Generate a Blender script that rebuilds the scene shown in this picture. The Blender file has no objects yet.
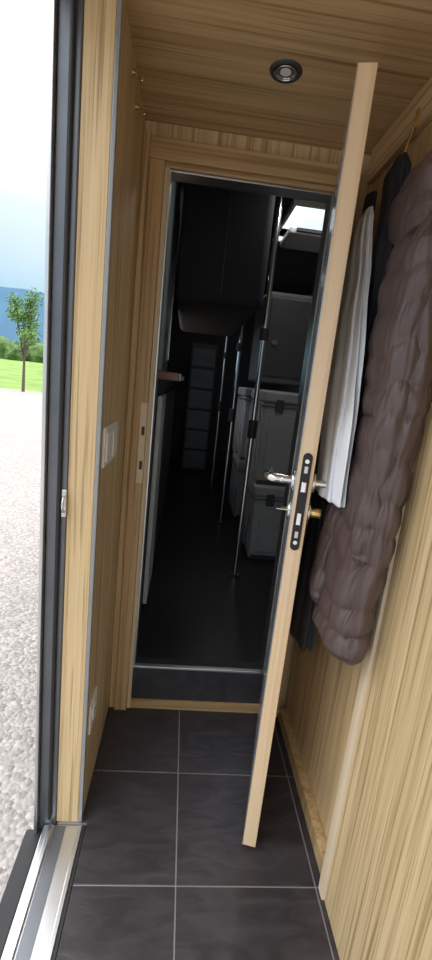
import bpy, bmesh, math, random
from mathutils import Vector, Matrix, noise
random.seed(4)
S=bpy.context.scene
try:
    S.view_settings.view_transform='Standard'
except Exception: pass
COL=S.collection
# ---------------------------------------------------------------- materials
def newmat(n):
    m=bpy.data.materials.new(n); m.use_nodes=True
    nt=m.node_tree; b=nt.nodes['Principled BSDF']; return m,nt,b
def plain(n,c,rough=.5,metal=0,bump=0,bscale=200,coat=0,var=0.0,vscale=8,stretch=None):
    m,nt,b=newmat(n)
    b.inputs['Base Color'].default_value=(*c,1); b.inputs['Roughness'].default_value=rough
    b.inputs['Metallic'].default_value=metal
    b.inputs['Coat Weight'].default_value=coat
    tc=nt.nodes.new('ShaderNodeTexCoord')
    nz=nt.nodes.new('ShaderNodeTexNoise'); nz.inputs['Scale'].default_value=vscale; nz.inputs['Detail'].default_value=5
    nt.links.new(tc.outputs['Object'],nz.inputs['Vector'])
    r=nt.nodes.new('ShaderNodeValToRGB')
    v=var if var else .08
    r.color_ramp.elements[0].position=.3; r.color_ramp.elements[1].position=.7
    r.color_ramp.elements[0].color=(*[x*(1-v) for x in c],1)
    r.color_ramp.elements[1].color=(*[min(1,x*(1+v)) for x in c],1)
    nt.links.new(nz.outputs['Fac'],r.inputs['Fac']); nt.links.new(r.outputs['Color'],b.inputs['Base Color'])
    if bump:
        n2=nt.nodes.new('ShaderNodeTexNoise'); n2.inputs['Scale'].default_value=bscale; n2.inputs['Detail'].default_value=4
        if stretch:
            mp=nt.nodes.new('ShaderNodeMapping'); mp.inputs['Scale'].default_value=stretch
            nt.links.new(tc.outputs['Object'],mp.inputs['Vector']); nt.links.new(mp.outputs['Vector'],n2.inputs['Vector'])
        else: nt.links.new(tc.outputs['Object'],n2.inputs['Vector'])
        bp=nt.nodes.new('ShaderNodeBump'); bp.inputs['Strength'].default_value=bump; bp.inputs['Distance'].default_value=.01
        nt.links.new(n2.outputs['Fac'],bp.inputs['Height']); nt.links.new(bp.outputs['Normal'],b.inputs['Normal'])
    return m
def wood(n,axis,cd,cm,cl,freq=26,rough=.40,streak=.60):
    m,nt,b=newmat(n)
    tc=nt.nodes.new('ShaderNodeTexCoord'); mp=nt.nodes.new('ShaderNodeMapping')
    sc=[1,1,1]; sc[axis]=.015
    mp.inputs['Scale'].default_value=sc; mp.inputs['Location'].default_value=(random.random()*5,random.random()*5,random.random()*5)
    nt.links.new(tc.outputs['Object'],mp.inputs['Vector'])
    a=nt.nodes.new('ShaderNodeTexNoise'); a.inputs['Scale'].default_value=freq; a.inputs['Detail'].default_value=7; a.inputs['Roughness'].default_value=.65; a.inputs['Distortion'].default_value=.25
    nt.links.new(mp.outputs['Vector'],a.inputs['Vector'])
    r=nt.nodes.new('ShaderNodeValToRGB'); e=r.color_ramp.elements
    e[0].position=.30; e[0].color=(*cd,1); e[1].position=.66; e[1].color=(*cl,1)
    x=e.new(.45); x.color=(*cm,1)
    nt.links.new(a.outputs['Fac'],r.inputs['Fac'])
    c=nt.nodes.new('ShaderNodeTexNoise'); c.inputs['Scale'].default_value=freq*3.2; c.inputs['Detail'].default_value=4
    nt.links.new(mp.outputs['Vector'],c.inputs['Vector'])
    r2=nt.nodes.new('ShaderNodeValToRGB'); r2.color_ramp.elements[0].position=.35; r2.color_ramp.elements[1].position=.47
    r2.color_ramp.elements[0].color=(streak,streak*.94,streak*.88,1); r2.color_ramp.elements[1].color=(1,1,1,1)
    nt.links.new(c.outputs['Fac'],r2.inputs['Fac'])
    mx=nt.nodes.new('ShaderNodeMix'); mx.data_type='RGBA'; mx.blend_type='MULTIPLY'; mx.inputs[0].default_value=1
    nt.links.new(r.outputs['Color'],mx.inputs[6]); nt.links.new(r2.outputs['Color'],mx.inputs[7])
    nt.links.new(mx.outputs[2],b.inputs['Base Color'])
    b.inputs['Roughness'].default_value=rough
    bp=nt.nodes.new('ShaderNodeBump'); bp.inputs['Strength'].default_value=.1; bp.inputs['Distance'].default_value=.003
    nt.links.new(c.outputs['Fac'],bp.inputs['Height']); nt.links.new(bp.outputs['Normal'],b.inputs['Normal'])
    return m
CD,CM,CL=(.40,.26,.12),(.63,.455,.24),(.77,.595,.35)
M={}
M['wz']=wood('wood_vertical_grain',2,CD,CM,CL,freq=46)
M['wx']=wood('wood_cross_grain',0,(.36,.23,.10),(.54,.375,.185),(.66,.48,.26),freq=34)
M['wy']=wood('wood_long_grain',1,CD,CM,CL,freq=38)
M['wedge']=wood('door_edge_wood',2,(.64,.45,.27),(.77,.57,.37),(.83,.65,.45),freq=18,streak=.9)
M['wpale']=wood('pale_wood_trim',2,(.64,.50,.32),(.73,.59,.40),(.79,.66,.48),freq=14,streak=.92)
M['wfr']=wood('frame_wood',2,(.40,.25,.11),(.54,.365,.18),(.64,.46,.255),freq=30,streak=.75)
M['wfrx']=wood('frame_wood_cross',0,(.40,.25,.11),(.54,.365,.18),(.64,.46,.255),freq=30,streak=.75)
M['alu']=plain('brushed_aluminium',(.62,.63,.64),.35,1)
M['galu']=plain('grey_anodised_profile',(.30,.31,.32),.45,.3)
M['alud']=plain('dark_anodised_aluminium',(.16,.17,.19),.4,.7)
M['chrome']=plain('satin_chrome',(.75,.75,.76),.18,1)
M['brass']=plain('brass',(.75,.55,.22),.25,1)
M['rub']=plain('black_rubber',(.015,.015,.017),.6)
M['black']=plain('black_panel',(.010,.009,.012),.35)
M['blackfab']=plain('black_upholstery',(.012,.013,.018),.85,bump=.3)
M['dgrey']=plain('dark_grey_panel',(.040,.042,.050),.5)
M['grey']=plain('grey_crate_plastic',(.28,.29,.30),.5)
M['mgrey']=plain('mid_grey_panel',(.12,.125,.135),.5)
M['white']=plain('white_plastic',(.80,.80,.79),.35)
M['offw']=plain('white_laminate',(.75,.78,.8),.3)
M['teal']=plain('teal_grey_laminate',(.40,.52,.54),.25)
M['brown']=plain('brown_worktop',(.30,.15,.08),.3)
M['puffer']=plain('mauve_brown_quilted_nylon',(.100,.068,.064),.45,bump=.3,bscale=26,var=.08,stretch=(1.6,1.6,.5))
M['shirt']=plain('white_cotton',(.84,.86,.90),.8,bump=.1,bscale=300)
M['navy']=plain('dark_navy_wool',(.022,.022,.03),.9,bump=.3)
M['trouser']=plain('charcoal_cloth',(.045,.043,.047),.9,bump=.3)
M['grout']=plain('grout',(.27,.26,.26),.9)
M['leafs']=plain('tree_leaves',(.12,.23,.05),.6,var=.5,vscale=3)
M['bark']=plain('bark',(.10,.08,.06),.9)
M['skin']=plain('vehicle_skin_white',(.6,.6,.6),.4)
# slate tiles
m,nt,b=newmat('slate_tile')
tc=nt.nodes.new('ShaderNodeTexCoord'); mp=nt.nodes.new('ShaderNodeMapping'); mp.inputs['Scale'].default_value=(1,2.6,1); mp.inputs['Rotation'].default_value=(0,0,.5)
nt.links.new(tc.outputs['Object'],mp.inputs['Vector'])
a=nt.nodes.new('ShaderNodeTexNoise'); a.inputs['Scale'].default_value=9; a.inputs['Detail'].default_value=9; a.inputs['Distortion'].default_value=1.2
nt.links.new(mp.outputs['Vector'],a.inputs['Vector'])
r=nt.nodes.new('ShaderNodeValToRGB'); r.color_ramp.elements[0].position=.35; r.color_ramp.elements[1].position=.75
r.color_ramp.elements[0].color=(.028,.025,.029,1); r.color_ramp.elements[1].color=(.056,.051,.056,1)
nt.links.new(a.outputs['Fac'],r.inputs['Fac']); nt.links.new(r.outputs['Color'],b.inputs['Base Color'])
b.inputs['Roughness'].default_value=.36
bp=nt.nodes.new('ShaderNodeBump'); bp.inputs['Strength'].default_value=.3; bp.inputs['Distance'].default_value=.006
nt.links.new(a.outputs['Fac'],bp.inputs['Height']); nt.links.new(bp.outputs['Normal'],b.inputs['Normal'])
M['tile']=m
# gravel
m,nt,b=newmat('gravel')
tc=nt.nodes.new('ShaderNodeTexCoord')
v=nt.nodes.new('ShaderNodeTexVoronoi'); v.inputs['Scale'].default_value=36
nt.links.new(tc.outputs['Object'],v.inputs['Vector'])
r=nt.nodes.new('ShaderNodeValToRGB'); r.color_ramp.elements[0].color=(.20,.180,.168,1); r.color_ramp.elements[1].color=(.44,.405,.38,1)
nt.links.new(v.outputs['Color'],r.inputs['Fac'])
n3=nt.nodes.new('ShaderNodeTexNoise'); n3.inputs['Scale'].default_value=.8; n3.inputs['Detail'].default_value=6
nt.links.new(tc.outputs['Object'],n3.inputs['Vector'])
r3=nt.nodes.new('ShaderNodeValToRGB'); r3.color_ramp.elements[0].color=(.85,.85,.85,1); r3.color_ramp.elements[1].color=(1.1,1.08,1.07,1)
nt.links.new(n3.outputs['Fac'],r3.inputs['Fac'])
mx=nt.nodes.new('ShaderNodeMix'); mx.data_type='RGBA'; mx.blend_type='MULTIPLY'; mx.inputs[0].default_value=1
nt.links.new(r.outputs['Color'],mx.inputs[6]); nt.links.new(r3.outputs['Color'],mx.inputs[7]); nt.links.new(mx.outputs[2],b.inputs['Base Color'])
b.inputs['Roughness'].default_value=.95
bp=nt.nodes.new('ShaderNodeBump'); bp.inputs['Strength'].default_value=.8; bp.inputs['Distance'].default_value=.02; bp.invert=True
nt.links.new(v.outputs['Distance'],bp.inputs['Height']); nt.links.new(bp.outputs['Normal'],b.inputs['Normal'])
M['gravel']=m
M['grass']=plain('meadow_grass',(.15,.24,.04),.95,var=.3,vscale=.3)
M['hedge']=plain('hedge_foliage',(.07,.13,.035),.95,var=.5,vscale=.6)
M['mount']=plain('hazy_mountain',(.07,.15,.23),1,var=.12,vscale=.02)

# ---------------------------------------------------------------- helpers
def empty(name,loc=(0,0,0)):
    o=bpy.data.objects.new(name,None); o.empty_display_size=.1; o.location=loc; COL.objects.link(o); return o
def finish(name,bm,mat,parent=None,smooth=False,loc=None,bevel=0,seg=2):
    bmesh.ops.recalc_face_normals(bm,faces=bm.faces)
    if loc is None:
        xs=[v.co for v in bm.verts]
        lo=Vector((min(c.x for c in xs),min(c.y for c in xs),min(c.z for c in xs)))
        hi=Vector((max(c.x for c in xs),max(c.y for c in xs),max(c.z for c in xs)))
        loc=(lo+hi)/2
        bmesh.ops.translate(bm,verts=bm.verts,vec=-loc)
    me=bpy.data.meshes.new(name); bm.to_mesh(me); bm.free()
    o=bpy.data.objects.new(name,me); COL.objects.link(o); o.location=loc
    mats=mat if isinstance(mat,list) else [mat]
    for q in mats: me.materials.append(M[q])
    if smooth:
        for p in me.polygons: p.use_smooth=True
    if bevel:
        md=o.modifiers.new('bevel','BEVEL'); md.width=bevel; md.segments=seg; md.limit_method='ANGLE'
    if parent: o.parent=parent
    return o
def addbox(bm,x0,x1,y0,y1,z0,z1,mi=0):
    vs=[bm.verts.new((x,y,z)) for x in (x0,x1) for y in (y0,y1) for z in (z0,z1)]
    for f in ((0,1,3,2),(4,6,7,5),(0,4,5,1),(2,3,7,6),(0,2,6,4),(1,5,7,3)):
        q=bm.faces.new([vs[i] for i in f]); q.material_index=mi
def box(name,b,mat,parent=None,bevel=.002,seg=2,smooth=False):
    bm=bmesh.new(); addbox(bm,*b); return finish(name,bm,mat,parent,bevel=bevel,seg=seg,smooth=smooth)
def boxes(name,bs,mat,parent=None,bevel=.002):
    bm=bmesh.new()
    for b in bs: addbox(bm,*b)
    return finish(name,bm,mat,parent,bevel=bevel)
def cyl(name,p0,p1,r,mat,parent=None,r2=None,seg=28,bevel=0):
    p0=Vector(p0);p1=Vector(p1); d=p1-p0
    bm=bmesh.new(); bmesh.ops.create_cone(bm,cap_ends=True,segments=seg,radius1=r,radius2=r if r2 is None else r2,depth=d.length)
    rot=d.to_track_quat('Z','Y').to_matrix().to_4x4()
    bmesh.ops.transform(bm,matrix=Matrix.Translation((p0+p1)/2)@rot,verts=bm.verts)
    o=finish(name,bm,mat,parent,smooth=True,bevel=bevel)
    md=o.modifiers.new('es','EDGE_SPLIT'); md.split_angle=math.radians(40)
    return o
def pipe(name,pts,r,mat,parent=None,res=6):
    cu=bpy.data.curves.new(name,'CURVE'); cu.dimensions='3D'; cu.bevel_depth=r; cu.bevel_resolution=res; cu.use_fill_caps=True
    sp=cu.splines.new('BEZIER'); sp.bezier_points.add(len(pts)-1)
    for p,q in zip(sp.bezier_points,pts):
        p.co=q; p.handle_left_type=p.handle_right_type='AUTO'
    dg=bpy.data.objects.new(name+'_t',cu); COL.objects.link(dg)
    bpy.context.view_layer.update()
    me=bpy.data.meshes.new_from_object(dg.evaluated_get(bpy.context.evaluated_depsgraph_get()))
    bpy.data.objects.remove(dg)
    me.name=name; o=bpy.data.objects.new(name,me); COL.objects.link(o); me.materials.clear(); me.materials.append(M[mat])
    for p in me.polygons: p.use_smooth=True
    if parent: o.parent=parent
    return o
def tube(name,fn,rings,seg,mat,parent=None,sub=1):
    bm=bmesh.new(); R=[]
    for i in range(rings+1):
        t=i/rings; R.append([bm.verts.new(fn(t,2*math.pi*j/seg)) for j in range(seg)])
    for i in range(rings):
        for j in range(seg):
            bm.faces.new((R[i][j],R[i][(j+1)%seg],R[i+1][(j+1)%seg],R[i+1][j]))
    for ring in (R[0],R[-1]):
        c=sum((v.co for v in ring),Vector())/seg; cv=bm.verts.new(c)
        for j in range(seg):
            try: bm.faces.new((ring[j],ring[(j+1)%seg],cv))
            except Exception: pass
    o=finish(name,bm,mat,parent,smooth=True)
    if sub:
        md=o.modifiers.new('s','SUBSURF'); md.levels=sub; md.render_levels=sub
    return o
def lerp_keys(keys,t):
    for (a,va),(b,vb) in zip(keys,keys[1:]):
        if t<=b:
            k=(t-a)/(b-a); k=k*k*(3-2*k)
            return [x+(y-x)*k for x,y in zip(va,vb)]
    return list(keys[-1][1])

DW=1.55      # door wall plane
WL=-.195     # left wall face
WR=.52       # right wall face (coat niche)
XO=-.33      # outer skin of the vehicle
ZC=2.05
# ---------------------------------------------------------------- floor tiles
bm=bmesh.new()
xl=[-.29,.088,.468,.848]; yl=[-1.159,-.816,-.473,-.13,.214,.557,.90,1.243,1.586]
g=.0020
for i in range(3):
    for j in range(8):
        x0=max(xl[i]+g,-.178); x1=min(xl[i+1]-g,.49); y0=yl[j]+g; y1=min(yl[j+1]-g,DW-.015)
        addbox(bm,x0,x1,y0,y1,-.012,0)
addbox(bm,-.1945,-.1785,1.064,1.243-g,-.012,0); addbox(bm,-.1945,-.1785,1.243+g,DW-.015,-.012,0)
bmesh.ops.bevel(bm,geom=bm.edges[:],offset=.0008,segments=1,affect='EDGES')
for f in bm.faces: f.material_index=0
addbox(bm,-.178,.52,-1.16,DW,-.05,-.0025,1)
addbox(bm,-.262,-.178,1.062,DW,-.05,-.0025,1)
finish('floor',bm,['tile','grout'])
# ---------------------------------------------------------------- shell
box('wall_left',(-.262,WL,1.078,DW,0,ZC),'wz',bevel=.001)
tr=empty('trim_1')
box('wall_end_board',(-.266,-.2035,1.066,1.0775,0,ZC),'wz',tr,bevel=.001)
box('corner_profile',(-.203,-.1925,1.064,1.0775,0,ZC),'galu',tr,bevel=.002)
jm=empty('outer_door_frame')
box('jamb',(-.315,-.2665,1.062,1.12,-.05,2.12),'alud',jm,bevel=.003)
box('jamb_lip',(-.325,-.3155,1.045,1.12,-.05,2.12),'alu',jm,bevel=.002)
box('seal',(-.289,-.279,1.05,1.0615,.02,2.05),'rub',jm,bevel=.004)
box('striker_plate',(-.2785,-.266,1.056,1.0655,.94,1.01),'alu',jm,bevel=.002)
pipe('striker_loop',[(-.27,1.06,.955),(-.27,1.042,.96),(-.27,1.042,.99),(-.27,1.06,.995)],.003,'chrome',jm)
box('jamb_header',(-.325,-.2665,-1.1,1.045,2.03,2.12),'alud',jm,bevel=.003)
sill=empty('threshold_sill')
box('sill_plate',(-.30,-.18,-1.16,1.06,-.035,-.004),'alu',sill,bevel=.003)
box('sill_rib',(-.285,-.272,-1.16,1.055,-.004,.006),'alu',sill,bevel=.002)
box('sill_channel',(-.268,-.235,-1.16,1.055,-.006,-.0025),'alud',sill,bevel=.0)
box('sill_rib.001',(-.2,-.188,-1.16,1.055,-.004,.004),'alu',sill,bevel=.002)
box('sill_inner_seal',(-.187,-.1795,-1.16,1.055,-.004,.001),'rub',sill,bevel=0)
box('sill_shade_strip',(-.35,-.301,-1.16,1.06,-.07,-.02),'rub',sill,bevel=.006)  # dark strip standing in for vehicle shade on the ground, reuses rubber material
box('wall_left_outer',(XO,-.2625,1.1205,DW,-.5,2.2),'skin',bevel=.002)
box('wall_right',(WR,.56,.90,DW,0,ZC),'wz',bevel=.001)
box('wall_right_near',(.482,.56,-1.16,.868,0,ZC),'wz',bevel=.001)
tr2=empty('trim_2')
box('edge_board',(.474,.53,.8685,.899,0,ZC),'wpale',tr2,bevel=.002)
box('inner_batten',(.497,.5195,.9,.935,.06,ZC-.10),'wfr',tr2,bevel=.002)
box('baseboard_right',(.49,.5195,.90,1.515,0,.05),'wfr',bevel=.002)
tr3=empty('trim_3')
box('header_rail',(.503,.5195,.90,1.515,1.955,2.049),'wy',tr3,bevel=.002)
box('ceiling',(XO,.58,-1.2,DW,ZC,ZC+.04),'wx',bevel=0)
# bulkhead around inner doorway
OL,OR,OB,OT=-.104,.408,.185,1.921
boxes('wall_bulkhead',[(XO,OL-.021,DW,DW+.05,0,2.35),(OR+.021,1.2,DW,DW+.05,0,2.35),(OL-.021,OR+.021,DW,DW+.05,OT+.021,2.35)],'wz',bevel=0)
fr=empty('door_frame')
box('casing_left',(-.172,OL-.0205,DW-.03,DW,0,OT+.0195),'wfr',fr,bevel=.003)
box('casing_left_outer',(-.194,-.1725,DW-.016,DW,0,2.02),'wz',fr,bevel=.002)
box('casing_top',(-.172,.489,DW-.03,DW,OT+.0205,2.0),'wfrx',fr,bevel=.003)
box('casing_right',(OR+.0205,.489,DW-.03,DW,0,OT+.0195),'wfr',fr,bevel=.003)
box('rebate_left',(OL-.02,OL-.006,DW-.016,DW+.05,0.0,OT+.006),'wpale',fr,bevel=.001)
box('rebate_right',(OR+.006,OR+.02,DW-.016,DW+.05,0.0,OT+.006),'wpale',fr,bevel=.001)
box('rebate_top',(OL-.02,OR+.02,DW-.016,DW+.05,OT+.0065,OT+.02),'wfrx',fr,bevel=.001)
boxes('inner_profile',[(OL-.006,OL,DW-.006,DW+.06,OB,OT),(OR,OR+.006,DW-.006,DW+.06,OB,OT),(OL-.006,OR+.006,DW-.006,DW+.06,OT,OT+.006)],'alu',fr,bevel=.001)
box('strike_plate',(-.147,-.124,DW-.0325,DW-.0302,.93,1.21),'wpale',fr,bevel=.001)
boxes('strike_pockets',[(-.139,-.129,DW-.034,DW-.0328,1.10,1.13),(-.139,-.129,DW-.034,DW-.0328,.98,1.01)],'dgrey',fr,bevel=0)
st=empty('threshold_step')
box('riser',(OL-.006,OR+.006,DW-.002,DW+.03,.035,.177),'tile',st,bevel=.001)
box('base_strip',(OL-.006,OR+.006,DW-.014,DW+.03,0.0,.035),'wfrx',st,bevel=.002)
box('nosing',(OL-.006,OR+.006,DW-.008,DW+.012,.177,.187),'alu',st,bevel=.002)
box('nosing_rubber',(OL-.006,OR+.006,DW+.0125,DW+.05,.15,.1865),'rub',st,bevel=.001)
# ---------------------------------------------------------------- inner door leaf
Hx,Hy=.425,1.515; Fx,Fy=.295,.993
L=math.hypot(Fx-Hx,Fy-Hy); ang=math.atan2(Fy-Hy,Fx-Hx)
dr=empty('door_1',(Hx,Hy,0)); dr.rotation_euler=(0,0,ang)
m,nt,b=newmat('glossy_grey_laminate')
b.inputs['Base Color'].default_value=(.42,.47,.52,1); b.inputs['Roughness'].default_value=.2; b.inputs['Metallic'].default_value=.3
M['lam']=m
box('core',(.01,L-.006,-.017,.017,.018,1.935),'wedge',dr,bevel=.001)
box('edge_band',(L-.006,L,-.0185,.019,.016,1.937),'wedge',dr,bevel=.0015)
box('edge_profile',(L-.008,L+.0004,-.0205,-.0187,.016,1.937),'alu',dr,bevel=.0005)
box('face_panel',(.01,L-.006,-.0195,-.017,.018,1.935),'lam',dr,bevel=.0005)
box('face_panel.001',(.01,L-.006,.017,.0195,.018,1.935),'wz',dr,bevel=.0005)
bm=bmesh.new()
N=12; pr=[]
for s,cz in ((1,1.165-.011),(-1,.925+.011)):
    for k in range(N+1):
        a=math.pi*k/N if s==1 else math.pi+math.pi*k/N
        pr.append((.011*math.cos(a),cz+.011*math.sin(a)))
f0=[bm.verts.new((L,y,z)) for y,z in pr]; f1=[bm.verts.new((L+.0025,y,z)) for y,z in pr]
bm.faces.new(f0); bm.faces.new(f1)
for i in range(len(pr)): bm.faces.new((f0[i],f0[(i+1)%len(pr)],f1[(i+1)%len(pr)],f1[i]))
finish('lock_faceplate',bm,'rub',dr)
box('latch_bolt',(L+.0025,L+.013,-.006,.006,1.072,1.098),'chrome',dr,bevel=.002)
box('dead_bolt',(L+.0025,L+.006,-.005,.005,.99,1.02),'chrome',dr,bevel=.001)
for k,z in enumerate((1.145,.945)): cyl('screw_%d'%k,(L+.002,0,z),(L+.0035,0,z),.005,'chrome',dr)
for k,z in enumerate((1.125,.965)): box('slot_%d'%k,(L+.0025,L+.0032,-.004,.004,z-.008,z+.008),'alu',dr,bevel=.0)
for sd,nm in ((-1,'inner'),(1,'outer')):
    hx=L-.055; y0=sd*.0195
    cyl('rosette_'+nm,(hx,y0,1.085),(hx,y0+sd*.009,1.085),.025,'chrome',dr,bevel=.002)
    cyl('neck_'+nm,(hx,y0,1.085),(hx,y0+sd*.045,1.085),.0105,'chrome',dr)
    ln=.115 if sd<0 else .085; of=.072 if sd<0 else .045
    pipe('lever_'+nm,[(hx,y0+sd*.03,1.085),(hx-.006,y0+sd*(of-.008),1.085),(hx-.05,y0+sd*of,1.085),(hx-ln,y0+sd*of,1.083)],.0120 if sd<0 else .009,'chrome',dr)
    cyl('cylinder_rose_'+nm,(hx,y0,1.01),(hx,y0+sd*.008,1.01),.024,'chrome',dr,bevel=.002)
cyl('cylinder_core',(hx,-.031,1.01),(hx,.04,1.01),.009,'brass',dr)
cyl('thumb_turn',(hx,.0275,1.01),(hx,.055,1.01),.013,'brass',dr,bevel=.003)
box('key_bow',(hx-.012,hx+.012,-.056,-.031,1.009,1.012),'chrome',dr,bevel=.001)
for k,z in enumerate((.25,1.0,1.75)):
    cyl('hinge_%d'%k,(0.0,-.0,z-.04),(0.0,-.0,z+.04),.007,'chrome',dr)
# ---------------------------------------------------------------- light, switches, hooks
dl=empty('recessed_ceiling_light',(.171,1.242,ZC))
def ring(name,r0,r1,z0,z1,mat,parent):
    bm=bmesh.new(); n=40; V=[]
    prof=[(r0,z1),(r0+.004,z0),(r1-.003,z0),(r1,z1)]
    for k in range(n):
        a=2*math.pi*k/n; V.append([bm.verts.new((r*math.cos(a),r*math.sin(a),z)) for r,z in prof])
    for k in range(n):
        for i in range(3): bm.faces.new((V[k][i],V[(k+1)%n][i],V[(k+1)%n][i+1],V[k][i+1]))
    return finish(name,bm,mat,parent,smooth=True,loc=Vector((0,0,0)))
ring('bezel',.027,.040,-.005,.0,'dgrey',dl)
ring('chrome_ring',.023,.028,-.006,-.001,'chrome',dl)
cyl('reflector',(0,0,-.002),(0,0,-.0005),.027,'mgrey',dl)
cyl('lens',(0,0,-.004),(0,0,-.002),.013,'white',dl)
def plate(name,y0,y1,z0,z1,n):
    e=empty(name)
    box('frame',(WL,WL+.008,y0,y1,z0,z1),'white',e,bevel=.003)
    w=(y1-y0)/n
    for k in range(n):
        a=y0+w*k
        box('rocker_%d'%k,(WL+.008,WL+.0125,a+.012,a+w-.012,z0+.014,z1-.014),'white',e,bevel=.002)
    return e
plate('light_switch',1.095,1.285,1.062,1.165,2)
e=empty('wall_socket')
box('frame',(WL,WL+.007,1.10,1.19,.27,.365),'white',e,bevel=.003)
cyl('insert',(WL+.007,1.145,.3175),(WL+.0095,1.145,.3175),.026,'white',e)
for k,y in enumerate((1.137,1.153)): cyl('hole_%d'%k,(WL+.009,y,.3175),(WL+.0101,y,.3175),.003,'rub',e)
def hook(name,x,y,z,s):
    e=empty(name)
    cyl('base',(x,y,z),(x+s*.004,y,z),.008,'brass',e)
    pipe('bend',[(x+s*.003,y,z),(x+s*.015,y,z-.002),(x+s*.022,y,z-.014),(x+s*.028,y,z-.002)],.0022,'brass',e)
hook('coat_hook',WL,1.26,2.005,1); hook('coat_hook',WL,1.34,1.975,1)
for y in (.99,1.21):
    e=empty('coat_hook')
    box('base',(.499,.5025,y-.009,y+.009,1.96,2.0),'brass',e,bevel=.002)
    pipe('bend',[(.5,y,1.975),(.485,y,1.90),(.470,y,1.845),(.460,y,1.865)],.004,'brass',e)
wh=empty('wardrobe_catch')
cyl('rosette',(.474,.884,1.085),(.468,.884,1.085),.012,'rub',wh)
cyl('peg',(.468,.884,1.085),(.44,.884,1.088),.008,'rub',wh,bevel=.002)
# ---------------------------------------------------------------- clothes
def garment(keys,seed=0,fold=.0,foldn=5,wr=.004,p=0,depth=.0,sq=1.0,lean=.0):
    def fn(t,a):
        cx,cy,cz,rx,ry=lerp_keys(keys,t)
        ca,sa=math.cos(a),math.sin(a)
        n=noise.noise(Vector((ca*1.0+seed,sa*1.0,cz*3)))
        f=1+fold*math.sin(foldn*a+seed+2.5*cz+n*2)*(.4+.6*t)
        P=Vector((rx*math.copysign(abs(ca)**sq,ca),ry*math.copysign(abs(sa)**sq,sa),0))*f
        nr=Vector((ca/max(rx,.02),sa/max(ry,.02),0)).normalized()
        if p:
            n4=noise.noise(Vector((ca*1.6+seed*2,sa*1.6,cz*5.5)))
            ph=(cz+.010*math.sin(a*2+seed)+lean*sa+.022*n4+.012*math.sin(cz*23+seed))/p
            q=abs(math.sin(math.pi*ph))
            puff=q**.6
            dd=depth*(.75+.7*noise.noise(Vector((ca*2.3+seed,sa*2.3,ph*.6+3))))
            crease=noise.noise(Vector((ca*9+seed*3,sa*9,ph*.9)))*.0055*(1-.75*q)+noise.noise(Vector((ca*4+seed,sa*4,cz*16)))*.004
            edge=min(1,t/.05,(1-t)/.03)
            P+=nr*((puff-1)*dd+crease)*edge
        w=noise.noise_vector(Vector((cx+P.x,cy+P.y,cz))*7+Vector((seed,0,0)))*wr
        return Vector((cx,cy,cz))+P+w
    return fn
jk=empty('puffer_jacket')
tube('body',garment([(0,(.455,.975,1.76,.012,.03)),(.05,(.453,.975,1.73,.034,.075)),(.2,(.448,.955,1.54,.044,.118)),(.45,(.443,.94,1.26,.045,.118)),(.7,(.432,.948,.97,.048,.122)),(.97,(.424,.945,.735,.048,.112)),(1,(.424,.945,.715,.035,.09))],1.0,.07,5,.008,.078,.013,.75,.006),220,120,'puffer',jk)
tube('sleeve_front',garment([(0,(.442,.89,1.66,.02,.02)),(.08,(.434,.885,1.60,.038,.045)),(.4,(.422,.878,1.34,.039,.046)),(.8,(.420,.876,1.06,.037,.042)),(.95,(.420,.878,.965,.033,.036)),(1,(.420,.878,.95,.022,.024))],2.3,.05,3,.008,.074,.010,.9),140,64,'puffer',jk)
tube('sleeve_back',garment([(0,(.43,1.03,1.22,.02,.02)),(.1,(.425,1.035,1.16,.026,.032)),(.5,(.408,1.045,.98,.034,.042)),(.93,(.398,1.035,.80,.036,.042)),(1,(.398,1.035,.78,.024,.028))],.6,.05,3,.006,.074,.010,.9),80,60,'puffer',jk)
tube('hood',garment([(0,(.462,.98,1.795,.012,.03)),(.12,(.459,.98,1.785,.032,.08)),(.5,(.450,.965,1.73,.046,.120)),(.85,(.448,.96,1.66,.044,.116)),(1,(.445,.96,1.63,.03,.08))],4.0,.12,5,.012,.11,.014,.85,.03),80,90,'puffer',jk)
pipe('hanging_loop',[(.457,.98,1.79),(.459,.985,1.83),(.463,.99,1.857)],.003,'puffer',jk)
sh=empty('white_shirt')
tube('body',garment([(0,(.412,1.19,1.76,.006,.02)),(.05,(.406,1.185,1.73,.012,.045)),(.3,(.392,1.14,1.50,.015,.085)),(.65,(.380,1.075,1.25,.017,.092)),(.98,(.374,1.035,1.055,.018,.085)),(1,(.374,1.035,1.05,.012,.078))],3,.22,9,.005),100,140,'shirt',sh)
tr_=empty('dark_trousers')
tube('legs',garment([(0,(.468,1.35,1.86,.01,.03)),(.2,(.468,1.33,1.6,.020,.04)),(.6,(.440,1.235,1.02,.028,.075)),(1,(.42,1.20,.57,.030,.085))],7,.18,6,.006),80,72,'trouser',tr_)
nj=empty('dark_scarf')
tube('cloth',garment([(0,(.450,1.13,1.86,.006,.02)),(.08,(.442,1.12,1.82,.018,.05)),(.6,(.432,1.10,1.62,.016,.045)),(1,(.440,1.11,1.42,.014,.03))],9,.2,6,.006),60,60,'navy',nj)
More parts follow.
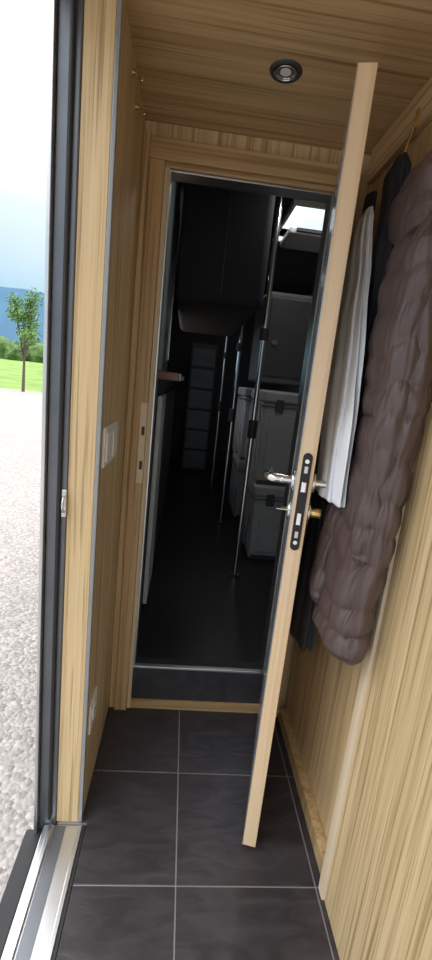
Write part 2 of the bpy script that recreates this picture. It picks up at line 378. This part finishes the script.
# ---------------------------------------------------------------- cabin interior beyond the doorway
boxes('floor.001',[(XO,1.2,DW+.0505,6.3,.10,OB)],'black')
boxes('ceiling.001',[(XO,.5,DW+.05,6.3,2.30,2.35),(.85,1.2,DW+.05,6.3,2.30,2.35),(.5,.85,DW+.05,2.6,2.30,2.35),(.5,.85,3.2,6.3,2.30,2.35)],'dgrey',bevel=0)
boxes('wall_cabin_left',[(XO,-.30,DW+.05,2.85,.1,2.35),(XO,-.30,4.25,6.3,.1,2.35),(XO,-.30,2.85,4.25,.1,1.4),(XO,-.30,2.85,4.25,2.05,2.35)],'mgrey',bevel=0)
w2=empty('fill_window')  # unseen side opening, added to let daylight onto crates and poles
boxes('frame',[(XO-.01,-.29,2.83,2.87,1.38,2.07),(XO-.01,-.29,4.23,4.27,1.38,2.07),(XO-.01,-.29,2.87,4.23,1.38,1.42),(XO-.01,-.29,2.87,4.23,2.03,2.07)],'rub',w2)
box('wall_cabin_right',(1.2,1.25,DW,6.3,.1,2.35),'mgrey')
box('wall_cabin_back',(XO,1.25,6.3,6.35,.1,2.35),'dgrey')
w=empty('window_1')
boxes('frame',[(.48,.50,2.58,3.22,2.27,2.37),(.85,.87,2.58,3.22,2.27,2.37),(.50,.85,2.58,2.60,2.27,2.37),(.50,.85,3.20,3.22,2.27,2.37)],'white',w)
box('blind_cassette',(.53,.82,2.86,3.17,2.22,2.26),'white',w,bevel=.01)
box('blind_slot',(.57,.78,2.84,2.86,2.23,2.25),'dgrey',w)
k=empty('kitchen_unit')
box('carcass',(-.295,-.12,1.96,4.3,OB,1.29),'dgrey',k)
box('white_front',(-.12,-.10,1.97,2.34,.22,1.22),'offw',k,bevel=.004)
boxes('dark_fronts',[(-.12,-.10,2.36+.48*i,2.82+.48*i,.22,1.22) for i in range(4)],'dgrey',k,bevel=.004)
box('worktop',(-.295,-.035,1.94,4.32,1.29,1.325),'brown',k,bevel=.004)
boxes('worktop_edge',[(-.034,-.030,1.94,4.32,1.292,1.322)],'white',k,bevel=.001)
t=empty('tall_cupboard')
box('side_panel',(-.295,-.125,1.85,2.75,1.327,2.28),'teal',t,bevel=.004)
box('door_handle_strip',(-.125,-.117,2.68,2.70,1.4,2.2),'chrome',t,bevel=.002)
ob=empty('overhead_bunk')
box('locker',(-.09,.33,2.2,3.6,1.66,2.28),'blackfab',ob,bevel=.04,seg=5,smooth=True)
boxes('locker_seams',[(.12,.124,2.197,2.2,1.72,2.24)],'dgrey',ob,bevel=0)
for i,(x,y) in enumerate(((.39,2.46),(.375,3.45),(.36,4.6))):
    e=empty('grab_pole')
    cyl('pole',(x,y,OB),(x,y,2.30),.013,'chrome',e)
    cyl('floor_flange',(x,y,OB),(x,y,OB+.012),.035,'dgrey',e)
    cyl('ceiling_flange',(x,y,2.288),(x,y,2.30),.035,'dgrey',e)
    cyl('clamp',(x,y,1.02),(x,y,1.12),.026,'rub',e)
    cyl('clamp.001',(x,y,1.55),(x,y,1.61),.026,'rub',e)
def crate(x0,y0,z0,z1):
    e=empty('storage_crate')
    x1=x0+.50; y1=y0+.50
    box('tub',(x0+.012,x1-.012,y0+.012,y1-.012,z0,z1-.07),'grey',e,bevel=.02,seg=4)
    box('lid',(x0,x1,y0,y1,z1-.075,z1),'grey',e,bevel=.018,seg=4)
    box('rim',(x0+.004,x1-.004,y0+.004,y1-.004,z1-.10,z1-.085),'mgrey',e,bevel=.004)
    box('front_panel',(x0+.06,x1-.06,y0+.004,y0+.03,z0+.05,z1-.14),'grey',e,bevel=.008,seg=3)
    for q in (.0,1.): 
        xx=x0+.09+q*.27
        box('latch_%d'%q,(xx,xx+.05,y0-.008,y0+.01,z1-.13,z1-.05),'dgrey',e,bevel=.004)
    boxes('side_ribs',[(x0+.004,x0+.02,y0+.06+.13*i,y0+.08+.13*i,z0+.04,z1-.1) for i in range(4)],'grey',e,bevel=.003)
    box('base_strip',(x0+.03,x1-.03,y0+.008,y1-.03,z0,z0+.03),'dgrey',e,bevel=.003)
for y in (2.72,3.6):
    crate(.49,y,OB,.69); crate(.475,y+.03,.69,1.29)
u=empty('storage_locker')
box('body',(.47,1.18,3.02,3.5,1.34,1.92),'mgrey',u,bevel=.02)
box('support_panel',(1.0,1.02,3.28,3.5,OB,1.34),'dgrey',u,bevel=.002)
box('door',(.50,.84,3.005,3.02,1.38,1.88),'dgrey',u,bevel=.006)
cyl('latch',(.55,3.005,1.6),(.55,2.99,1.6),.018,'mgrey',u)
d=empty('drawer_stack')
box('cabinet',(.02,.34,5.5,6.0,OB,1.75),'dgrey',d,bevel=.01)
for q in range(6):
    z=.22+.25*q
    box('drawer_%d'%q,(.04,.32,5.48,5.5,z,z+.22),'mgrey',d,bevel=.012)
    box('pull_%d'%q,(.12,.24,5.465,5.48,z+.10,z+.12),'mgrey',d,bevel=.003)
sp=empty('ceiling_spot',(.40,2.0,2.30))
ring('bezel',.02,.036,-.006,0,'alu',sp); cyl('lens',(0,0,-.004),(0,0,-.001),.022,'white',sp)
def fill_light(name,loc,e,sz,col=(1,.97,.93)):
    l=bpy.data.lights.new(name,'AREA'); l.energy=e; l.size=sz; l.color=col
    o=bpy.data.objects.new(name,l); o.location=loc; COL.objects.link(o)
fill_light('cabin_fill',(.55,2.2,2.27),2.2,.15); fill_light('cabin_fill',(.42,4.2,2.27),1.6,.2)  # added fill lights out of view to brighten the cabin, no fixtures there
# ---------------------------------------------------------------- outdoors
def plane(name,pts,mat):
    bm=bmesh.new(); bm.faces.new([bm.verts.new(p) for p in pts]); return finish(name,bm,mat)
plane('gravel_ground',[(-80,-60,-1),(60,-60,-1),(60,39,-1),(-80,39,-1)],'gravel')
bm=bmesh.new(); G=[]
for i in range(41):
    row=[]
    for j in range(21):
        x=-260+i*10; y=38+j*14; 
        z=-1.02+ (j/20)*5.5+ (noise.noise(Vector((x*.02,y*.02,0)))*1.2*(j/20))
        row.append(bm.verts.new((x,y,z)))
    G.append(row)
for i in range(40):
    for j in range(20): bm.faces.new((G[i][j],G[i+1][j],G[i+1][j+1],G[i][j+1]))
finish('meadow',bm,'grass',smooth=True)
bm=bmesh.new()
for i in range(90):
    x=-200+i*3.4+random.uniform(-1,1); y=170+random.uniform(-8,8); s=random.uniform(3,5.5)
    bmesh.ops.create_icosphere(bm,subdivisions=2,radius=s,matrix=Matrix.Translation((x,y,2+s*.4)))
for v_ in bm.verts: v_.co+=noise.noise_vector(v_.co*.5)*1.2
finish('tree_line',bm,'hedge',smooth=False)
bm=bmesh.new(); T=[];B_=[]
for i in range(61):
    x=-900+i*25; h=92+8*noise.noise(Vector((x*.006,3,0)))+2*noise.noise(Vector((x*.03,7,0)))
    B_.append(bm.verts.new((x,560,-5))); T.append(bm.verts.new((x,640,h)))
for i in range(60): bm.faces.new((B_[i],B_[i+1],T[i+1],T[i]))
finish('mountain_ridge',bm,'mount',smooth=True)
tree=empty('young_tree',(-13.0,37,-1.0))
cyl('trunk',(0,0,0),(.1,0,4.2),.13,'bark',tree,r2=.06,seg=12)
bm=bmesh.new(); blobs=[]
for q in range(15):
    a=random.uniform(0,6.28); h=random.uniform(2.9,7.2); rr=random.uniform(.3,1.5)*(1 if h<5.5 else .55)
    blobs.append((Vector((rr*math.cos(a),rr*math.sin(a),h)),random.uniform(.5,.95)))
    pipe('branch_%d'%q,[(.05,0,2.0+.15*q*.6),(rr*.5*math.cos(a),rr*.5*math.sin(a),(h+2.6)/2),tuple(blobs[-1][0])],.03,'bark',tree,res=2)
for c,s in blobs:
    for q in range(170):
        d_=Vector((random.gauss(0,1),random.gauss(0,1),random.gauss(0,1))).normalized()*s*random.random()**.5
        p=c+d_; n1=Vector((random.gauss(0,1),random.gauss(0,1),random.gauss(0,1))).normalized(); n2=n1.orthogonal().normalized()*.1; n3_=n1.cross(n2).normalized()*.07
        bm.faces.new([bm.verts.new(p+n2),bm.verts.new(p+n3_),bm.verts.new(p-n2),bm.verts.new(p-n3_)])
me=bpy.data.meshes.new('foliage'); bm.to_mesh(me); bm.free(); o=bpy.data.objects.new('foliage',me); COL.objects.link(o); me.materials.append(M['leafs']); o.parent=tree
# ---------------------------------------------------------------- world
W=bpy.data.worlds.new('sky'); S.world=W; W.use_nodes=True; nt=W.node_tree
bg=nt.nodes['Background']
tc=nt.nodes.new('ShaderNodeTexCoord'); sx=nt.nodes.new('ShaderNodeSeparateXYZ'); nt.links.new(tc.outputs['Generated'],sx.inputs[0])
nz=nt.nodes.new('ShaderNodeTexNoise'); nz.inputs['Scale'].default_value=3; nz.inputs['Detail'].default_value=4; nt.links.new(tc.outputs['Generated'],nz.inputs['Vector'])
ma=nt.nodes.new('ShaderNodeMath'); ma.operation='MULTIPLY_ADD'; ma.inputs[1].default_value=.16; nt.links.new(nz.outputs['Fac'],ma.inputs[0]); nt.links.new(sx.outputs['Z'],ma.inputs[2])
r=nt.nodes.new('ShaderNodeValToRGB'); e=r.color_ramp.elements
e[0].position=.12; e[0].color=(.085,.13,.165,1); e[1].position=.75; e[1].color=(.97,.98,1,1)
for p_,c_ in ((.26,(.125,.175,.21,1)),(.38,(.195,.225,.245,1)),(.54,(.45,.47,.49,1))):
    x=e.new(p_); x.color=c_
nt.links.new(ma.outputs[0],r.inputs['Fac']); nt.links.new(r.outputs['Color'],bg.inputs['Color'])
bg.inputs['Strength'].default_value=4.6
# ---------------------------------------------------------------- camera
cam=bpy.data.cameras.new('cam'); co=bpy.data.objects.new('camera',cam); COL.objects.link(co)
X=Vector((.9922,.0885,.0854)); A=Vector((-.0641,-.2212,.9731)); D=Vector((-.105,.971,.214))
right=Vector((X.x,A.x,-D.x)).normalized(); fwd=Vector((X.z,A.z,-D.z)); fwd=(fwd-right*fwd.dot(right)).normalized(); up=right.cross(fwd)
R=Matrix((right,up,-fwd)).transposed().to_4x4()
co.matrix_world=Matrix.Translation((0,0,1.3))@R
cam.sensor_fit='VERTICAL'; cam.sensor_height=36; cam.lens=36*440/960; cam.clip_start=.02; cam.clip_end=3000
S.camera=co
